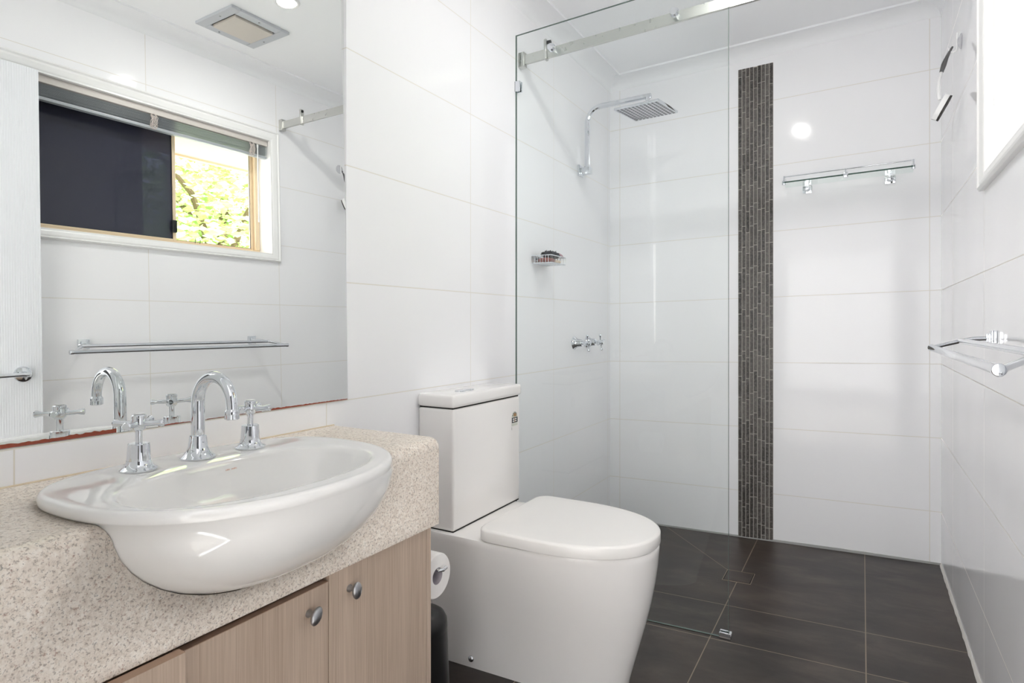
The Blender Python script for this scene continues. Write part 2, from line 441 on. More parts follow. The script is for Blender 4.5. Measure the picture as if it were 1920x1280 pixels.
# mosaic feature strip down the shower wall
MX0, MX1, MZ1 = .6995, .867, 2.412
bm = BM(); box(bm, MX0,MX1,-.0015,0,.004,MZ1, kf=KT)
ms = struct('trim_6', bm, M['grout'], smooth=0)
bm = BM(); cw = (MX1-MX0)/9
for c in range(9):
    z = .012-random.random()*.1
    while z < MZ1-.004:
        ln = .107 if random.random() < .93 else .05
        a, b = max(z, .008), min(z+ln-.0036, MZ1)
        if b-a > .008:
            d = -.0034-random.random()*.001
            box(bm, MX0+c*cw+.0019, MX0+(c+1)*cw-.0019, d, -.001, a, b, kf=KT)
        z += ln
struct('stone_sticks', bm, M['stick'], ms, smooth=0)
# floor waste with a tile insert
t = thing('floor_waste', 'square tile-insert floor waste in the shower floor', 'drain', (.791,-.532,fz(.791)))
bm = BM(); k=.0012
for a in ((.733,.849,-.4745,-.4725),(.733,.849,-.5945,-.592),(.733,.7352,-.5945,-.4725),(.847,.849,-.5945,-.4725)):
    box(bm, *a, .0004, .0018, kf=KF)
obj('rim', bm, simple('drain_rim_tan', (150,136,120), .5), t, smooth=0)
bm = BM()
for a in ((.7365,.8455,-.4775,-.4752),(.7365,.8455,-.5912,-.5885),(.7365,.739,-.5912,-.4752),(.843,.8455,-.5912,-.4752)):
    box(bm, *a, .0004, .0012, kf=KF)
obj('slot', bm, M['dark'], t, smooth=0)
bm = BM(); box(bm, .7395,.8425,-.588,-.478,.0004,.0022, .0008, 1, kf=KF); obj('tile_insert', bm, M['floor'], t)

# ------------------------------------------------------------------ window and outdoors
AY0, AY1, AZ0, AZ1 = -2.705, -1.082, 1.503, 2.222
bm = BM()
def moulding(bm, outer, inner):
    (y0,y1,z0,z1), (a0,a1,b0,b1) = outer, inner
    prof = [(0,0),(0,.012),(.18,.017),(.30,.011),(.5,.014),(.85,.010),(1,.007),(1,0)]
    rings = []
    for t, d in prof:
        ya, yb = y0+(a0-y0)*t, y1+(a1-y1)*t; za, zb = z0+(b0-z0)*t, z1+(b1-z1)*t
        rings.append([Vector((W-d,ya,za)),Vector((W-d,yb,za)),Vector((W-d,yb,zb)),Vector((W-d,ya,zb))])
    rings.append(rings[0]); loft(bm, rings, False, False)
moulding(bm, (AY0,AY1,AZ0,AZ1), (WY0,WY1,WZ0,WZ1))
bmesh.ops.remove_doubles(bm, verts=bm.verts[:], dist=1e-6)
win = struct('window_1', bm, M['gloss_paint'], smooth=25)
bm = BM(); e = .008; xr = W+.105   # painted reveal lining
box(bm, W-.006,xr,WY1-e,WY1,WZ0,WZ1); box(bm, W-.006,xr,WY0,WY0+e,WZ0,WZ1); box(bm, W-.006,xr,WY0+e,WY1-e,WZ0,WZ0+e); box(bm, W-.006,xr,WY0+e,WY1-e,WZ1-e,WZ1)
obj('reveal_lining', bm, M['gloss_paint'], win, smooth=0)
fy0, fy1, fz0, fz1 = WY0+e, WY1-e, WZ0+e, WZ1-e; xf = W+.098; fw=.024
bm = BM()
box(bm, xf,xf+.05,fy0,fy1,fz0,fz0+fw,.002,1); box(bm, xf,xf+.05,fy0,fy1,fz1-fw,fz1,.002,1)
box(bm, xf,xf+.05,fy1-fw,fy1,fz0+fw,fz1-fw,.002,1); box(bm, xf,xf+.05,fy0,fy0+fw,fz0+fw,fz1-fw,.002,1)
obj('outer_frame', bm, M['frame'], win)
ym = -1.615
def sash(y0, y1, x, pane, name, lab):
    bm = BM(); s = .016
    z0, z1 = fz0+fw, fz1-fw
    box(bm, x,x+.018,y0,y0+s,z0,z1,.0015,1); box(bm, x,x+.018,y1-s,y1,z0,z1,.0015,1)
    box(bm, x,x+.018,y0+s,y1-s,z0,z0+.010,.001,1); box(bm, x,x+.018,y0+s,y1-s,z1-.010,z1,.001,1)
    o = obj(name, bm, M['frame'], win, label=lab)
    bm = BM(); box(bm, x+.007,x+.011,y0+s,y1-s,z0+.010,z1-.010); obj('pane', bm, pane, o, smooth=0)
    bm = BM(); g=.0022
    box(bm, x+.004,x+.0068,y0+s,y1-s,z0+.010,z0+.010+g); box(bm, x+.004,x+.0068,y0+s,y0+s+g,z0+.012,z1-.012); box(bm, x+.004,x+.0068,y1-s-g,y1-s,z0+.012,z1-.012)
    obj('glazing_gasket', bm, M['black'], o, smooth=0)
    return o
sash(ym, fy1-fw, xf+.022, M['clear'], 'clear_sash', 'cream sash with clear glass')
s2 = sash(fy0+fw, ym+.016, xf+.002, M['tint'], 'tinted_sash', 'cream sash with dark tinted glass')
bm = BM(); box(bm, xf-.014,xf+.002,ym-.012,ym+.012,1.612,1.672,.004,2)
lt = obj('latch', bm, M['black'], s2)
bm = BM(); tube(bm, [(xf+.012,-1.50,fz0+fw), (xf+.008,-1.50,fz0+fw+.028),(xf+.008,-1.475,fz0+fw+.028),(xf+.012,-1.475,fz0+fw)], .0014, 8)
obj('sash_stop', bm, M['black'], win)
bm = BM(); box(bm, xf+.043,xf+.046,fy0+fw,-1.735,fz0+fw,fz1-fw); obj('insect_screen', bm, simple('dark_insect_screen', (44,46,56), .8), win, smooth=0)
# venetian blind, drawn up
bl = thing('venetian_blind', 'grey venetian blind drawn up into a stack at the window head', 'blind', (W+.035,-1.68,WZ1-.008))
by0, by1 = WY0+e+.004, WY1-e-.004; zt = WZ1-e-.001
bm = BM(); box(bm, W+.012,W+.05,by0,by1,zt-.030,zt,.002,1); obj('headrail', bm, M['headrail'], bl)
bm = BM()
for i in range(17):
    z = zt-.034-i*.0029
    nseg = 4; dx = random.uniform(-.0015,.0015)
    for k in range(nseg):
        a0, a1 = -1+2*k/nseg, -1+2*(k+1)/nseg
        f = lambda a: .0022*(1-a*a)
        xa, xb = W+.031+dx+a0*.0125, W+.031+dx+a1*.0125
        v = [bm.verts.new((xx,yy,z+f(aa)+dz)) for xx,aa in ((xa,a0),(xb,a1)) for yy in (by0+.002,by1-.002) for dz in (-.0004,.0004)]
        for q in ((0,1,3,2),(4,6,7,5),(0,4,5,1),(2,3,7,6),(0,2,6,4),(1,5,7,3)): bm.faces.new([v[j] for j in q])
sl = obj('slats', bm, M['blind'], bl, smooth=0)
sl['kind'] = 'stuff'
bm = BM(); box(bm, W+.018,W+.044,by0+.002,by1-.002,zt-.098,zt-.084,.003,2); obj('bottom_rail', bm, M['blind'], bl)
for yc in (-1.745,-1.235):
    bm = BM(); pts = []
    for i in range(90):
        a = i*.9; r = .012+.007*random.random()
        pts.append((W+.012+.006*math.sin(a*.7), yc+r*math.cos(a)*.9, zt-.062+.028*math.sin(a*.37)+r*math.sin(a)*.6))
    tube(bm, pts, .0012, 6); obj('cord_bundle', bm, M['cord'], bl)
bm = BM(); lathe(bm, [(0,0),(.004,.001),(.0042,.012),(.0032,.02),(.0032,.40),(.0045,.405),(.0045,.42),(0,.421)], (W+.008,-1.205,zt-.455), n=8)
obj('wand', bm, M['white_plastic'], bl)
# eave soffit outside, tree beyond
EX, EZ = 2.30, 2.197
bm = BM(); box(bm, W+.15,EX,YW,3,EZ+.012,EZ+.04); box(bm, EX,EX+.03,YW,3,EZ,EZ+.14)
ev = obj('eave_soffit', bm, M['eave'], smooth=0); tag(ev, 'cream boarded eave soffit seen outside above the window', 'eave')
bm = BM(); box(bm, W+.3,14,-8,9,-.4,-.3)
o = struct('ground_outside', bm, simple('pale_bounce_ground', (214,212,206), .9, bump=.5), smooth=0)  # ground made pale to bounce sunlight up through the window
tr = thing('garden_tree', 'bright green leafy tree outside the window, seen in the mirror', 'tree', (6.2,1.5,-.3))
bm = BM(); tube(bm, [(6.2,1.5,-.3),(6.25,1.55,.8),(6.15,1.5,1.8),(6.2,1.6,3.0)], [.16,.13,.10,.05], 12)
for a in range(6):
    an = a*1.05; tube(bm, [(6.2,1.5,1.2+.2*a),(6.2+math.cos(an)*.6,1.5+math.sin(an)*.6,1.9+.25*a),(6.2+math.cos(an)*1.1,1.5+math.sin(an)*1.3,2.5+.2*a)], [.05,.035,.015], 8)
obj('trunk', bm, M['bark'], tr)
bm = BM()
for i in range(14000):
    # clustered crown
    a = random.random()*2*PI; b = math.acos(random.uniform(-1,1)); r = random.random()**.4
    c = Vector((6.2+1.3*r*math.sin(b)*math.cos(a), 1.5+2.9*r*math.sin(b)*math.sin(a), 2.6+2.0*r*math.cos(b)))
    q = math.sin(c.x*3.1+c.y*2.3)+math.sin(c.y*4.7-c.z*3.9)+math.sin(c.z*5.3+c.x*1.7)
    if q < -1.7: continue
    d = Vector((random.gauss(0,1),random.gauss(0,1),random.gauss(0,1))).normalized(); u, v = frame_of(d); s = random.uniform(.04,.085)
    bm.faces.new([bm.verts.new(p) for p in (c-u*s, c-v*s*.45+d*s*.1, c+u*s, c+v*s*.45+d*s*.1)])
lf = obj('foliage', bm, M['leaf'], tr, smooth=0); lf['kind'] = 'stuff'

# ------------------------------------------------------------------ door folded back against the window wall
bm = BM(); dx0, dx1, dy0, dy1 = W-.068, W-.034, -3.05, -2.222
nr = 104
prof = []
for i in range(nr):
    y = dy0+(dy1-dy0)*i/nr; w = (dy1-dy0)/nr
    prof += [(dx0+.0007,y),(dx0+.0007,y+w*.18),(dx0,y+w*.3),(dx0,y+w*.98)]
prof += [(dx0+.0014,dy1),(dx1,dy1),(dx1,dy0)]
loft(bm, [[Vector((x,y,.06)) for x,y in prof], [Vector((x,y,2.150)) for x,y in prof]])
dr = struct('door_1', bm, M['door_paint'], smooth=20)
bm = BM(); lathe(bm, [(.029,0),(.030,.003),(.028,.009),(.020,.013),(.011,.015),(.010,.045),(.010,.055),(0,.056)], (dx0,-2.285,.972), (-1,0,0), 40)
tube(bm, [(dx0-.048,-2.283,.972),(dx0-.050,-2.32,.972),(dx0-.050,-2.36,.971),(dx0-.046,-2.415,.968)], [.0085,.008,.0075,.006], 16)
obj('door_handle', bm, M['chrome'], dr)
bm = BM()
for z in (.3,1.1,1.9): lathe(bm, [(.008,0),(.008,.09)], (W-.030,-3.056,z), n=12)
obj('hinge', bm, M['chrome'], dr)

# ------------------------------------------------------------------ ceiling fittings
fan = thing('exhaust_fan', 'square grey-framed exhaust fan in the ceiling, seen in the mirror', 'fan', (1.222,-1.515,cz(1.222)))
fx0,fx1,fy0_,fy1_ = 1.085,1.36,-1.665,-1.365
bm = BM()
def frm(bm, o, i, z0, z1, bev=.002):
    (a,b,c,d),(A,B,C,D) = o,i
    box(bm, a,b,c,C,z0,z1,bev,1,kf=KF); box(bm, a,b,D,d,z0,z1,bev,1,kf=KF); box(bm, a,A,C,D,z0,z1,bev,1,kf=KF); box(bm, B,b,C,D,z0,z1,bev,1,kf=KF)
frm(bm, (fx0,fx1,fy0_,fy1_), (fx0+.045,fx1-.045,fy0_+.045,fy1_-.045), ZC-.014, ZC)
obj('surround', bm, M['fan_grey'], fan)
bm = BM(); box(bm, fx0+.045,fx1-.045,fy0_+.045,fy1_-.045,ZC-.006,ZC-.001, kf=KF); obj('vent_gap', bm, M['dark'], fan, smooth=0)
bm = BM(); box(bm, fx0+.053,fx1-.053,fy0_+.053,fy1_-.053,ZC-.022,ZC-.007,.003,2,kf=KF); obj('centre_panel', bm, M['fan_beige'], fan)
for x,y in ((fx0+.02,-1.515),(fx1-.02,-1.56),(1.2,fy0_+.02),(1.25,fy1_-.02)):
    bm = BM(); lathe(bm, [(.004,0),(.004,.002),(0,.002)], (x,y,ZC-.014+KF*x), (0,0,-1), 10)
    obj('screw', bm, M['satin'], fan)
def downlight(x, y, lab):
    z = cz(x); t = thing('downlight', lab, 'light', (x,y,z), 'ceiling downlights')
    bm = BM(); lathe(bm, [(.040,-.001),(.0405,.006),(.047,.008),(.054,.005),(.056,0)], (x,y,z), (0,0,-1), 40)
    obj('trim_ring', bm, M['white_plastic'], t)
    bm = BM(); lathe(bm, [(0,.0005),(.040,.0005),(.040,.0025),(0,.0025)], (x,y,z), (0,0,-1), 40)
    obj('lens', bm, M['lamp'], t)
    light('downlight_beam', 'AREA', (x,y,z-.012), (0,0,0), DL_POWER, .06, (1,.98,.955))
labs = ['recessed round downlight beside the exhaust fan', 'recessed round downlight over the shower', 'recessed round downlight in front of the vanity mirror']
for (x,y), lb in zip(DOWNLIGHTS, labs): downlight(x, y, lb)

# ------------------------------------------------------------------ wall mirror
my0, my1, mz0, mz1 = -3.066, -2.0525, .9055, 2.435
mir = thing('wall_mirror', 'large frameless mirror above the vanity benchtop', 'mirror', (.0,-2.75,.9055))
bm = BM(); th = .004
f = [Vector((mirx(y,z),y,z)) for y,z in ((my0,mz0),(my1,mz0),(my1,mz1),(my0,mz1))]
loft(bm, [f, [p-Vector((th,0,0)) for p in f]]); obj('glass_sheet', bm, M['mirror'], mir, smooth=0)
def stain(bm, y0, y1, hf, n, x_off=.0001):
    lo, hi = [], []
    for i in range(n+1):
        y = y0+(y1-y0)*i/n; h = max(.0006, hf(i/n))
        lo.append(Vector((mirx(y,mz0+.0003)+x_off,y,mz0+.0003))); hi.append(Vector((mirx(y,mz0+h)+x_off,y,mz0+h)))
    for i in range(n): quad(bm, [lo[i],lo[i+1],hi[i+1],hi[i]])
J = lambda s: s*random.uniform(.82,1.18)
for i_, (a_, b_, hf, n_) in enumerate(((-2.95,-2.655, lambda t: J(.0072+.001*math.sin(t*9)), 60),(-2.575,-2.47, lambda t: J(.0030*(1-abs(t-.3))), 26),(-2.47,-2.33, lambda t: J(.0016), 26),(-2.31,-2.054, lambda t: J(.0046*(1-.4*t)), 56))):
    bm = BM(); stain(bm, a_, b_, hf, n_); obj('edge_corrosion', bm, M['corrosion'], mir, smooth=0, label='red-brown corroded silvering along the bottom edge')

# ------------------------------------------------------------------ vanity: basin, benchtop, cabinet
BC = (.295,-2.584)
def sup(cx, cy, a, b, p, z, n=144):
    out = []
    for k in range(n):
        t = 2*PI*k/n; c, s = math.cos(t), math.sin(t)
        out.append(Vector((cx+a*math.copysign(abs(c)**(2/p),c), cy+b*math.copysign(abs(s)**(2/p),s), z)))
    return out
def rim(sc, z, cy=None, grow=0, n=144):
    cx, cy = .250, (BC[1] if cy is None else cy); out = []
    for k in range(n):
        t = 2*PI*k/n; c, q = math.cos(t), math.sin(t)
        a, p = (.274, 2.3) if c > 0 else (.178, 2.8)
        out.append(Vector((cx+(a*sc+grow)*math.copysign(abs(c)**(2/p),c), cy+(.282*sc+grow)*math.copysign(abs(q)**(2/p),q), z)))
    return out
def bowl_rings(grow=0):
    R = []; D, zr = .184, .8405
    for r in (.12,.3,.45,.58,.69,.78,.855,.91,.955,.985,1.0):
        z = zr-D*(1-r**1.95)**(1/1.95)
        R.append(rim(r*.996, z-(grow if z < .80 else 0), BC[1]+.004, grow))
    return R
bm = BM()
R = bowl_rings()
for sc, z in ((.998,.8425),(1.0,.8450),(1.002,.8480),(1.002,.8525),(.996,.8572),(.984,.8598),(.968,.8604)):
    R.append(rim(sc, z))
# deck to the bowl opening
ic, ia, ib = (.338,-2.588), .134, .226
ring0, ring1 = rim(.968,0), sup(ic[0],ic[1],ia,ib,2.3,0)
for t, z in ((.12,.8596),(.35,.8590),(.7,.8582),(.95,.8574)):
    R.append([Vector((p.x*(1-t)+q.x*t, p.y*(1-t)+q.y*t, z)) for p, q in zip(ring0, ring1)])
for r, z in ((1.0,.8560),(.985,.853),(.965,.846),(.93,.832),(.87,.806),(.77,.777),(.62,.757),(.42,.747),(.2,.743),(.09,.742)):
    R.append(sup(ic[0]-.012*(1-r),ic[1],ia*r,ib*r,2.3,z))
loft(bm, R)
bs = thing('wash_basin', 'white semi-recessed oval wash basin set into the benchtop', 'basin', (BC[0],BC[1],.84))
obj('bowl', bm, M['basin'], bs, smooth=60)
bm = BM(); lathe(bm, [(0,0),(.018,0),(.021,.002),(.022,.0005),(.022,-.004)][::-1], (ic[0]-.012,ic[1],.7432), n=28); obj('plug_waste', bm, M['chrome'], bs)
# tiny faded print on the inside back of the bowl
bm = BM()
yy = ic[1]+.018
for i in range(8):
    w = random.uniform(.0016,.0024)
    xx = .2135; zz_ = .8395
    if i != 3: box(bm, xx,xx+.0006, yy,yy+w, zz_,zz_+random.choice((.0025,.003)))
    yy += w+.0011
tf = None
mk = obj('maker_mark', bm, M['mark'], bs, smooth=0)
# benchtop with apron, cut around the basin
BY1, BY0 = -2.1005, -3.068
def bench_profile():
    p = [(0.0,.84)]; r = .030; xc, zc_ = .362-r, .84-r
    for i in range(9):
        a = PI/2-PI/2*i/8; p.append((xc+r*math.cos(a), zc_+r*math.sin(a)))
    p += [(.362,.631),(.344,.631),(.344,.806),(0,.806)]
    return p
bm = BM(); pf = bench_profile()
loft(bm, [[Vector((x,BY0,z)) for x,z in pf],[Vector((x,BY1-.003,z)) for x,z in pf],[Vector((min(x,.359),BY1,min(z,.837))) for x,z in pf]])
bench = obj('benchtop', bm, M['laminate'], smooth=30)
tag(bench, 'beige speckled stone-look laminate benchtop with a deep rounded front', 'benchtop')
cb = BM(); RR = bowl_rings(.0012); RR.append([p+Vector((0,0,.06)) for p in RR[-1]]); loft(cb, RR)
cut = obj('cutter', cb, M['laminate'])
md = bench.modifiers.new('b','BOOLEAN'); md.operation = 'DIFFERENCE'; md.solver = 'EXACT'; md.object = cut
dg = bpy.context.evaluated_depsgraph_get(); me = bpy.data.meshes.new_from_object(bench.evaluated_get(dg))
bench.modifiers.clear(); bench.data = me; me.materials.clear(); me.materials.append(M['laminate']); bpy.data.objects.remove(cut)
# silicone lines of the benchtop
bm = BM(); tube(bm, [(.002,BY0,.8405),(.002,BY1,.8405)], .0022, 8); o = struct('trim_7', bm, simple('aged_caulk', (224,208,182), .6))
# cabinet
cab = thing('vanity_cabinet', 'pale oak-look vanity cabinet under the speckled benchtop', 'cabinet', (.18,-2.60,.01))
bm = BM(); CX = .338; CY1 = -2.126
box(bm, .004,CX+.017,CY1-.016,CY1,.012,.6305); box(bm, .004,CX,BY0,BY0+.016,.012,.6305); box(bm, .004,CX,BY0+.016,CY1-.016,.10,.116); box(bm, .28,.296,BY0+.016,CY1-.016,.012,.10); box(bm, .004,.010,BY0+.016,CY1-.016,.116,.6305)
obj('carcass', bm, M['oak'], cab, smooth=0)
M['edge'] = simple('oak_edge_band', (168,140,120), .5)
def door(y0, y1, zt, x0, knob, lab=None):
    bm = BM(); box(bm, x0,x0+.017,y0,y1,.108,zt-.0012); d = obj('cabinet_door', bm, M['oak'], cab, smooth=0)
    bm = BM(); box(bm, x0,x0+.0168,y0+.0002,y1-.0002,zt-.0012,zt); obj('edge_band', bm, M['edge'], d, smooth=0)
    if knob:
        ky, kz, tilt = knob; xk = x0+.017
        bm = BM(); lathe(bm, [(.0075,0),(.0075,.003),(.0045,.007),(.0042,.013),(.006,.016)], (xk,ky,kz), (1,0,0), 20)
        vs0 = len(bm.verts)
        R2 = []
        for i in range(1,12):
            a = PI*i/12; r = math.sin(a); hx = -math.cos(a)*.0072
            ring = []
            for k in range(28):
                b = 2*PI*k/28; yv, zv = math.cos(b)*.0118*r, math.sin(b)*.0172*r
                ring.append(Vector((xk+.0215+hx, ky+yv*math.cos(tilt)-zv*math.sin(tilt), kz+yv*math.sin(tilt)+zv*math.cos(tilt))))
            R2.append(ring)
        loft(bm, R2); obj('knob', bm, M['satin'], d, smooth=60)
door(-2.447,-2.1435,.6285,CX, (-2.393,.582,0.0))
door(-2.7470,-2.449,.6165,CX, (-2.497,.574,-.5))
door(-3.05,-2.7500,.6280,CX+.0245, None)

# basin taps
def basin_tap(y, rot, lab):
    x, z = .145, .8588
    t = thing('basin_tap', lab, 'tap', (x,y,z), 'pair of basin taps')
    bm = BM(); lathe(bm, [(.0295,0),(.0300,.0025),(.027,.005),(.0225,.008),(.0205,.012),(.0195,.018)], (x,y,z), n=40); obj('flange', bm, M['chrome'], t)
    bm = BM()
    fl = lambda k,n,i: 1-.045*(1 if (k%4) in (0,) else 0) if i in (1,2,3) else 1
    lathe(bm, [(.0192,.014),(.0190,.020),(.0172,.046),(.0160,.0475),(.0060,.048)], (x,y,z), n=40, mod=fl); obj('skirt', bm, M['chrome'], t, smooth=14)
    bm = BM(); lathe(bm, [(.0058,.047),(.0058,.072)], (x,y,z), n=20); obj('stem', bm, M['chrome'], t)
    bm = BM(); lathe(bm, [(.008,.070),(.0115,.074),(.0125,.082),(.0115,.090),(.0120,.093),(.0120,.0965),(.0100,.0985),(0,.0990)], (x,y,z), n=28)
    for k in range(4):
        a = rot+k*PI/2; d = Vector((math.cos(a), math.sin(a), .04)).normalized(); o = Vector((x,y,z+.0815))
        lathe(bm, [(.0062,.006),(.0050,.014),(.0047,.030),(.0068,.038),(.0072,.0405),(.0055,.0425),(0,.0428)], o, d, 16)
    obj('cross_handle', bm, M['chrome'], t)
    bm = BM(); lathe(bm, [(0,0),(.0085,0),(.0085,.0006),(0,.0008)], (x,y,z+.0990), n=20); obj('cap', bm, M['white_plastic'], t)
basin_tap(-2.692, .62, 'chrome cross-handled basin tap left of the spout')
basin_tap(-2.467, .55, 'chrome cross-handled basin tap right of the spout')
sx, sy, sz = .142,-2.580,.8588
sp = thing('basin_spout', 'curved chrome gooseneck spout between the two basin taps', 'tap', (sx,sy,sz))
bm = BM(); lathe(bm, [(.0310,0),(.0315,.0025),(.028,.006),(.0215,.012),(.0175,.022),(.0160,.036),(.0150,.043),(.0120,.0445)], (sx,sy,sz), n=40); obj('flange', bm, M['chrome'], sp)
rr = .052
pts = [Vector((sx,sy,sz+.040)), Vector((sx,sy,sz+.075)), Vector((sx,sy,sz+.104))]+arc((sx+rr,sy,sz+.106), rr, PI, 0.06, 26)
last = pts[-1]; pts.append(last+Vector((.0005,0,-.012)))
rad = [.0122-.0022*i/(len(pts)-1) for i in range(len(pts))]
bm = BM(); tube(bm, pts, rad, 24); obj('neck', bm, M['chrome'], sp, smooth=60)
e_ = pts[-1]
bm = BM(); fl = lambda k,n,i: 1+.035*(k%2) if i in (3,4) else 1
lathe(bm, [(.0105,-.004),(.0130,0),(.0130,.005),(.0122,.006),(.0122,.014),(.0100,.0155),(.0098,.010)], e_, (0,0,-1), 40, mod=fl); obj('aerator', bm, M['chrome'], sp, smooth=14)

# ------------------------------------------------------------------ toilet
TY = -1.53
to = thing('toilet', 'white close-coupled toilet with a square cistern against the mirror wall', 'toilet', (.35,TY,fz(.35)))
def dshape(xb, xf_, hw, z, cy=TY, rb=.03, p=2.3, straight=.45, n=36, kz=0):
    # clockwise D outline: rounded back corners, elliptical front
    xs = xb+(xf_-xb)*straight; pts = []
    for i in range(6):
        a = PI+PI/2*i/5*1.0
        pts.append((xb+rb+rb*math.cos(a), cy-hw+rb+rb*math.sin(a)))
    m_ = 8
    for i in range(1,m_): pts.append((xb+rb+(xs-xb-rb)*i/m_, cy-hw))
    for i in range(n+1):
        a = -PI/2+PI*i/n; c, s = math.cos(a), math.sin(a)
        pts.append((xs+(xf_-xs)*abs(c)**(2/p), cy+hw*math.copysign(abs(s)**(2/p),s)))
    for i in range(m_-1,0,-1): pts.append((xb+rb+(xs-xb-rb)*i/m_, cy+hw))
    for i in range(6):
        a = PI/2+PI/2*i/5
        pts.append((xb+rb+rb*math.cos(a), cy+hw-rb+rb*math.sin(a)))
    return [Vector((x,y,z+kz*x)) for x,y in pts]
bm = BM()
rings = []
for z, hw, xf_, st in ((.0,.130,.640,.50),(.02,.130,.643,.50),(.08,.134,.659,.50),(.15,.143,.678,.50),(.22,.156,.696,.50),(.29,.172,.712,.50),(.35,.188,.723,.48),(.40,.200,.730,.47),(.435,.208,.733,.45),(.452,.211,.734,.44),(.4575,.209,.731,.44),(.459,.203,.724,.44)):
    rings.append(dshape(.004,xf_,hw,z,TY-.012*(z/.45),.02,2.25,st, kz=KF*(1-min(1,z/.3))))
loft(bm, rings); obj('pan', bm, M['ceramic'], to, smooth=50)
bm = BM(); loft(bm, [dshape(.262,.722,.190,.4595,TY-.012,.04,2.3,.38), dshape(.262,.722,.190,.4625,TY-.012,.04,2.3,.38)]); obj('seat_gap', bm, M['dark'], to)
sc_ = TY-.014
def lid_rings(x0, x1, hw, z0, z1, r, st=.36):
    R = []
    for i in range(5):
        a = PI/2*i/4; R.append(dshape(x0+r*(1-math.sin(a)), x1-r*(1-math.sin(a)), hw-r*(1-math.sin(a)), z0+r*.6*(1-math.cos(a)), sc_, .045, 2.25, st))
    for i in range(1,7):
        a = PI/2*i/6; q = 1-math.cos(a); R.append(dshape(x0+r*2*q, x1-r*2*q, hw-r*2*q, z1-r*1.6*(1-math.sin(a)), sc_, .045, 2.25, st))
    R.append(dshape(x0+.06, x1-.06, hw-.05, z1+.0015, sc_, .04, 2.25, st)); R.append(dshape(x0+.16, x1-.16, hw-.13, z1+.0022, sc_, .03, 2.25, st))
    return R
bm = BM(); loft(bm, lid_rings(.238,.736,.216,.4615,.4985,.006)); obj('seat_lid', bm, M['seat'], to, smooth=50)
for dy in (-.065,.065):
    bm = BM(); box(bm, .206,.240,sc_+dy-.020,sc_+dy+.020,.4595,.474,.005,3); obj('seat_hinge', bm, M['seat'], to)
cyl0, cyr = -1.738,-1.310
bm = BM(); box(bm, .002,.142,cyl0,cyr,.461,.848,.012,4); obj('cistern', bm, M['ceramic'], to)
bm = BM(); box(bm, .006,.137,cyl0+.005,cyr-.005,.847,.852); obj('lid_joint', bm, M['dark'], to, smooth=0)
bm = BM(); box(bm, .006,.139,cyl0+.004,cyr-.004,.459,.4625); obj('base_joint', bm, M['dark'], to, smooth=0)
bm = BM(); box(bm, .002,.147,cyl0-.006,cyr+.006,.851,.893,.013,5)
obj('cistern_lid', bm, M['ceramic'], to)
bm = BM(); 
for dy in (-.023,.023):
    ring = lambda s,z: sup(.098,-1.612+dy,.016*s,.0215*s,2.6,z,32)
    loft(bm, [ring(1,.8925),ring(1,.8955),ring(.9,.897),ring(.4,.8972)])
obj('flush_button', bm, M['chrome'], to)
bm = BM(); lathe(bm, [(.0105,0),(.0105,.002),(.009,.006),(.005,.0085),(0,.009)], (.159,TY-.1305,.034), (0,-1,.08), 24); obj('bolt_cap', bm, M['chrome'], to)
# water rating label, half torn, on the cistern front
xs = .1422
bm = BM(); box(bm, xs,xs+.0004,-1.372,-1.330,.742,.752); 
R = [Vector((xs,-1.351+.021*math.cos(a),.770+.024*math.sin(a))) for a in [PI*i/14 for i in range(15)]]
loft(bm, [R, [p+Vector((.0004,0,0)) for p in R]]); lb = obj('rating_sticker', bm, simple('sticker_pale', (206,210,198), .6), to, smooth=0, label='half-torn water rating sticker with a black bar')
bm = BM(); box(bm, xs+.0005,xs+.0008,-1.372,-1.330,.7535,.7725); obj('black_bar', bm, M['black'], lb, smooth=0)
bm = BM()
for z in (.757,.7645):
    box(bm, xs+.0009,xs+.0011,-1.366,-1.354,z,z+.0045); box(bm, xs+.0009,xs+.0011,-1.349,-1.338,z+.0004,z+.0045)
obj('white_print', bm, M['white_plastic'], lb, smooth=0)
bm = BM(); box(bm, xs+.0009,xs+.0011,-1.3535,-1.3495,.755,.771); box(bm, xs+.0005,xs+.0007,-1.360,-1.338,.776,.788); obj('tan_print', bm, simple('sticker_tan', (170,132,92), .6), lb, smooth=0)
bm = BM()
for a in (150,125,100,75,52):
    c = Vector((xs+.0005,-1.351+.0175*math.cos(math.radians(a)),.770+.0205*math.sin(math.radians(a)))); box(bm, c.x,c.x+.0003,c.y-.0022,c.y+.0022,c.z-.0024,c.z+.0024)
obj('grey_print', bm, simple('sticker_grey', (120,126,124), .6), lb, smooth=0)
bm = BM(); box(bm, xs+.0001,xs+.0004,-1.372,-1.3705,.728,.738); obj('torn_edge', bm, M['silicone'], lb, smooth=0)
# isolation pipe hint: none

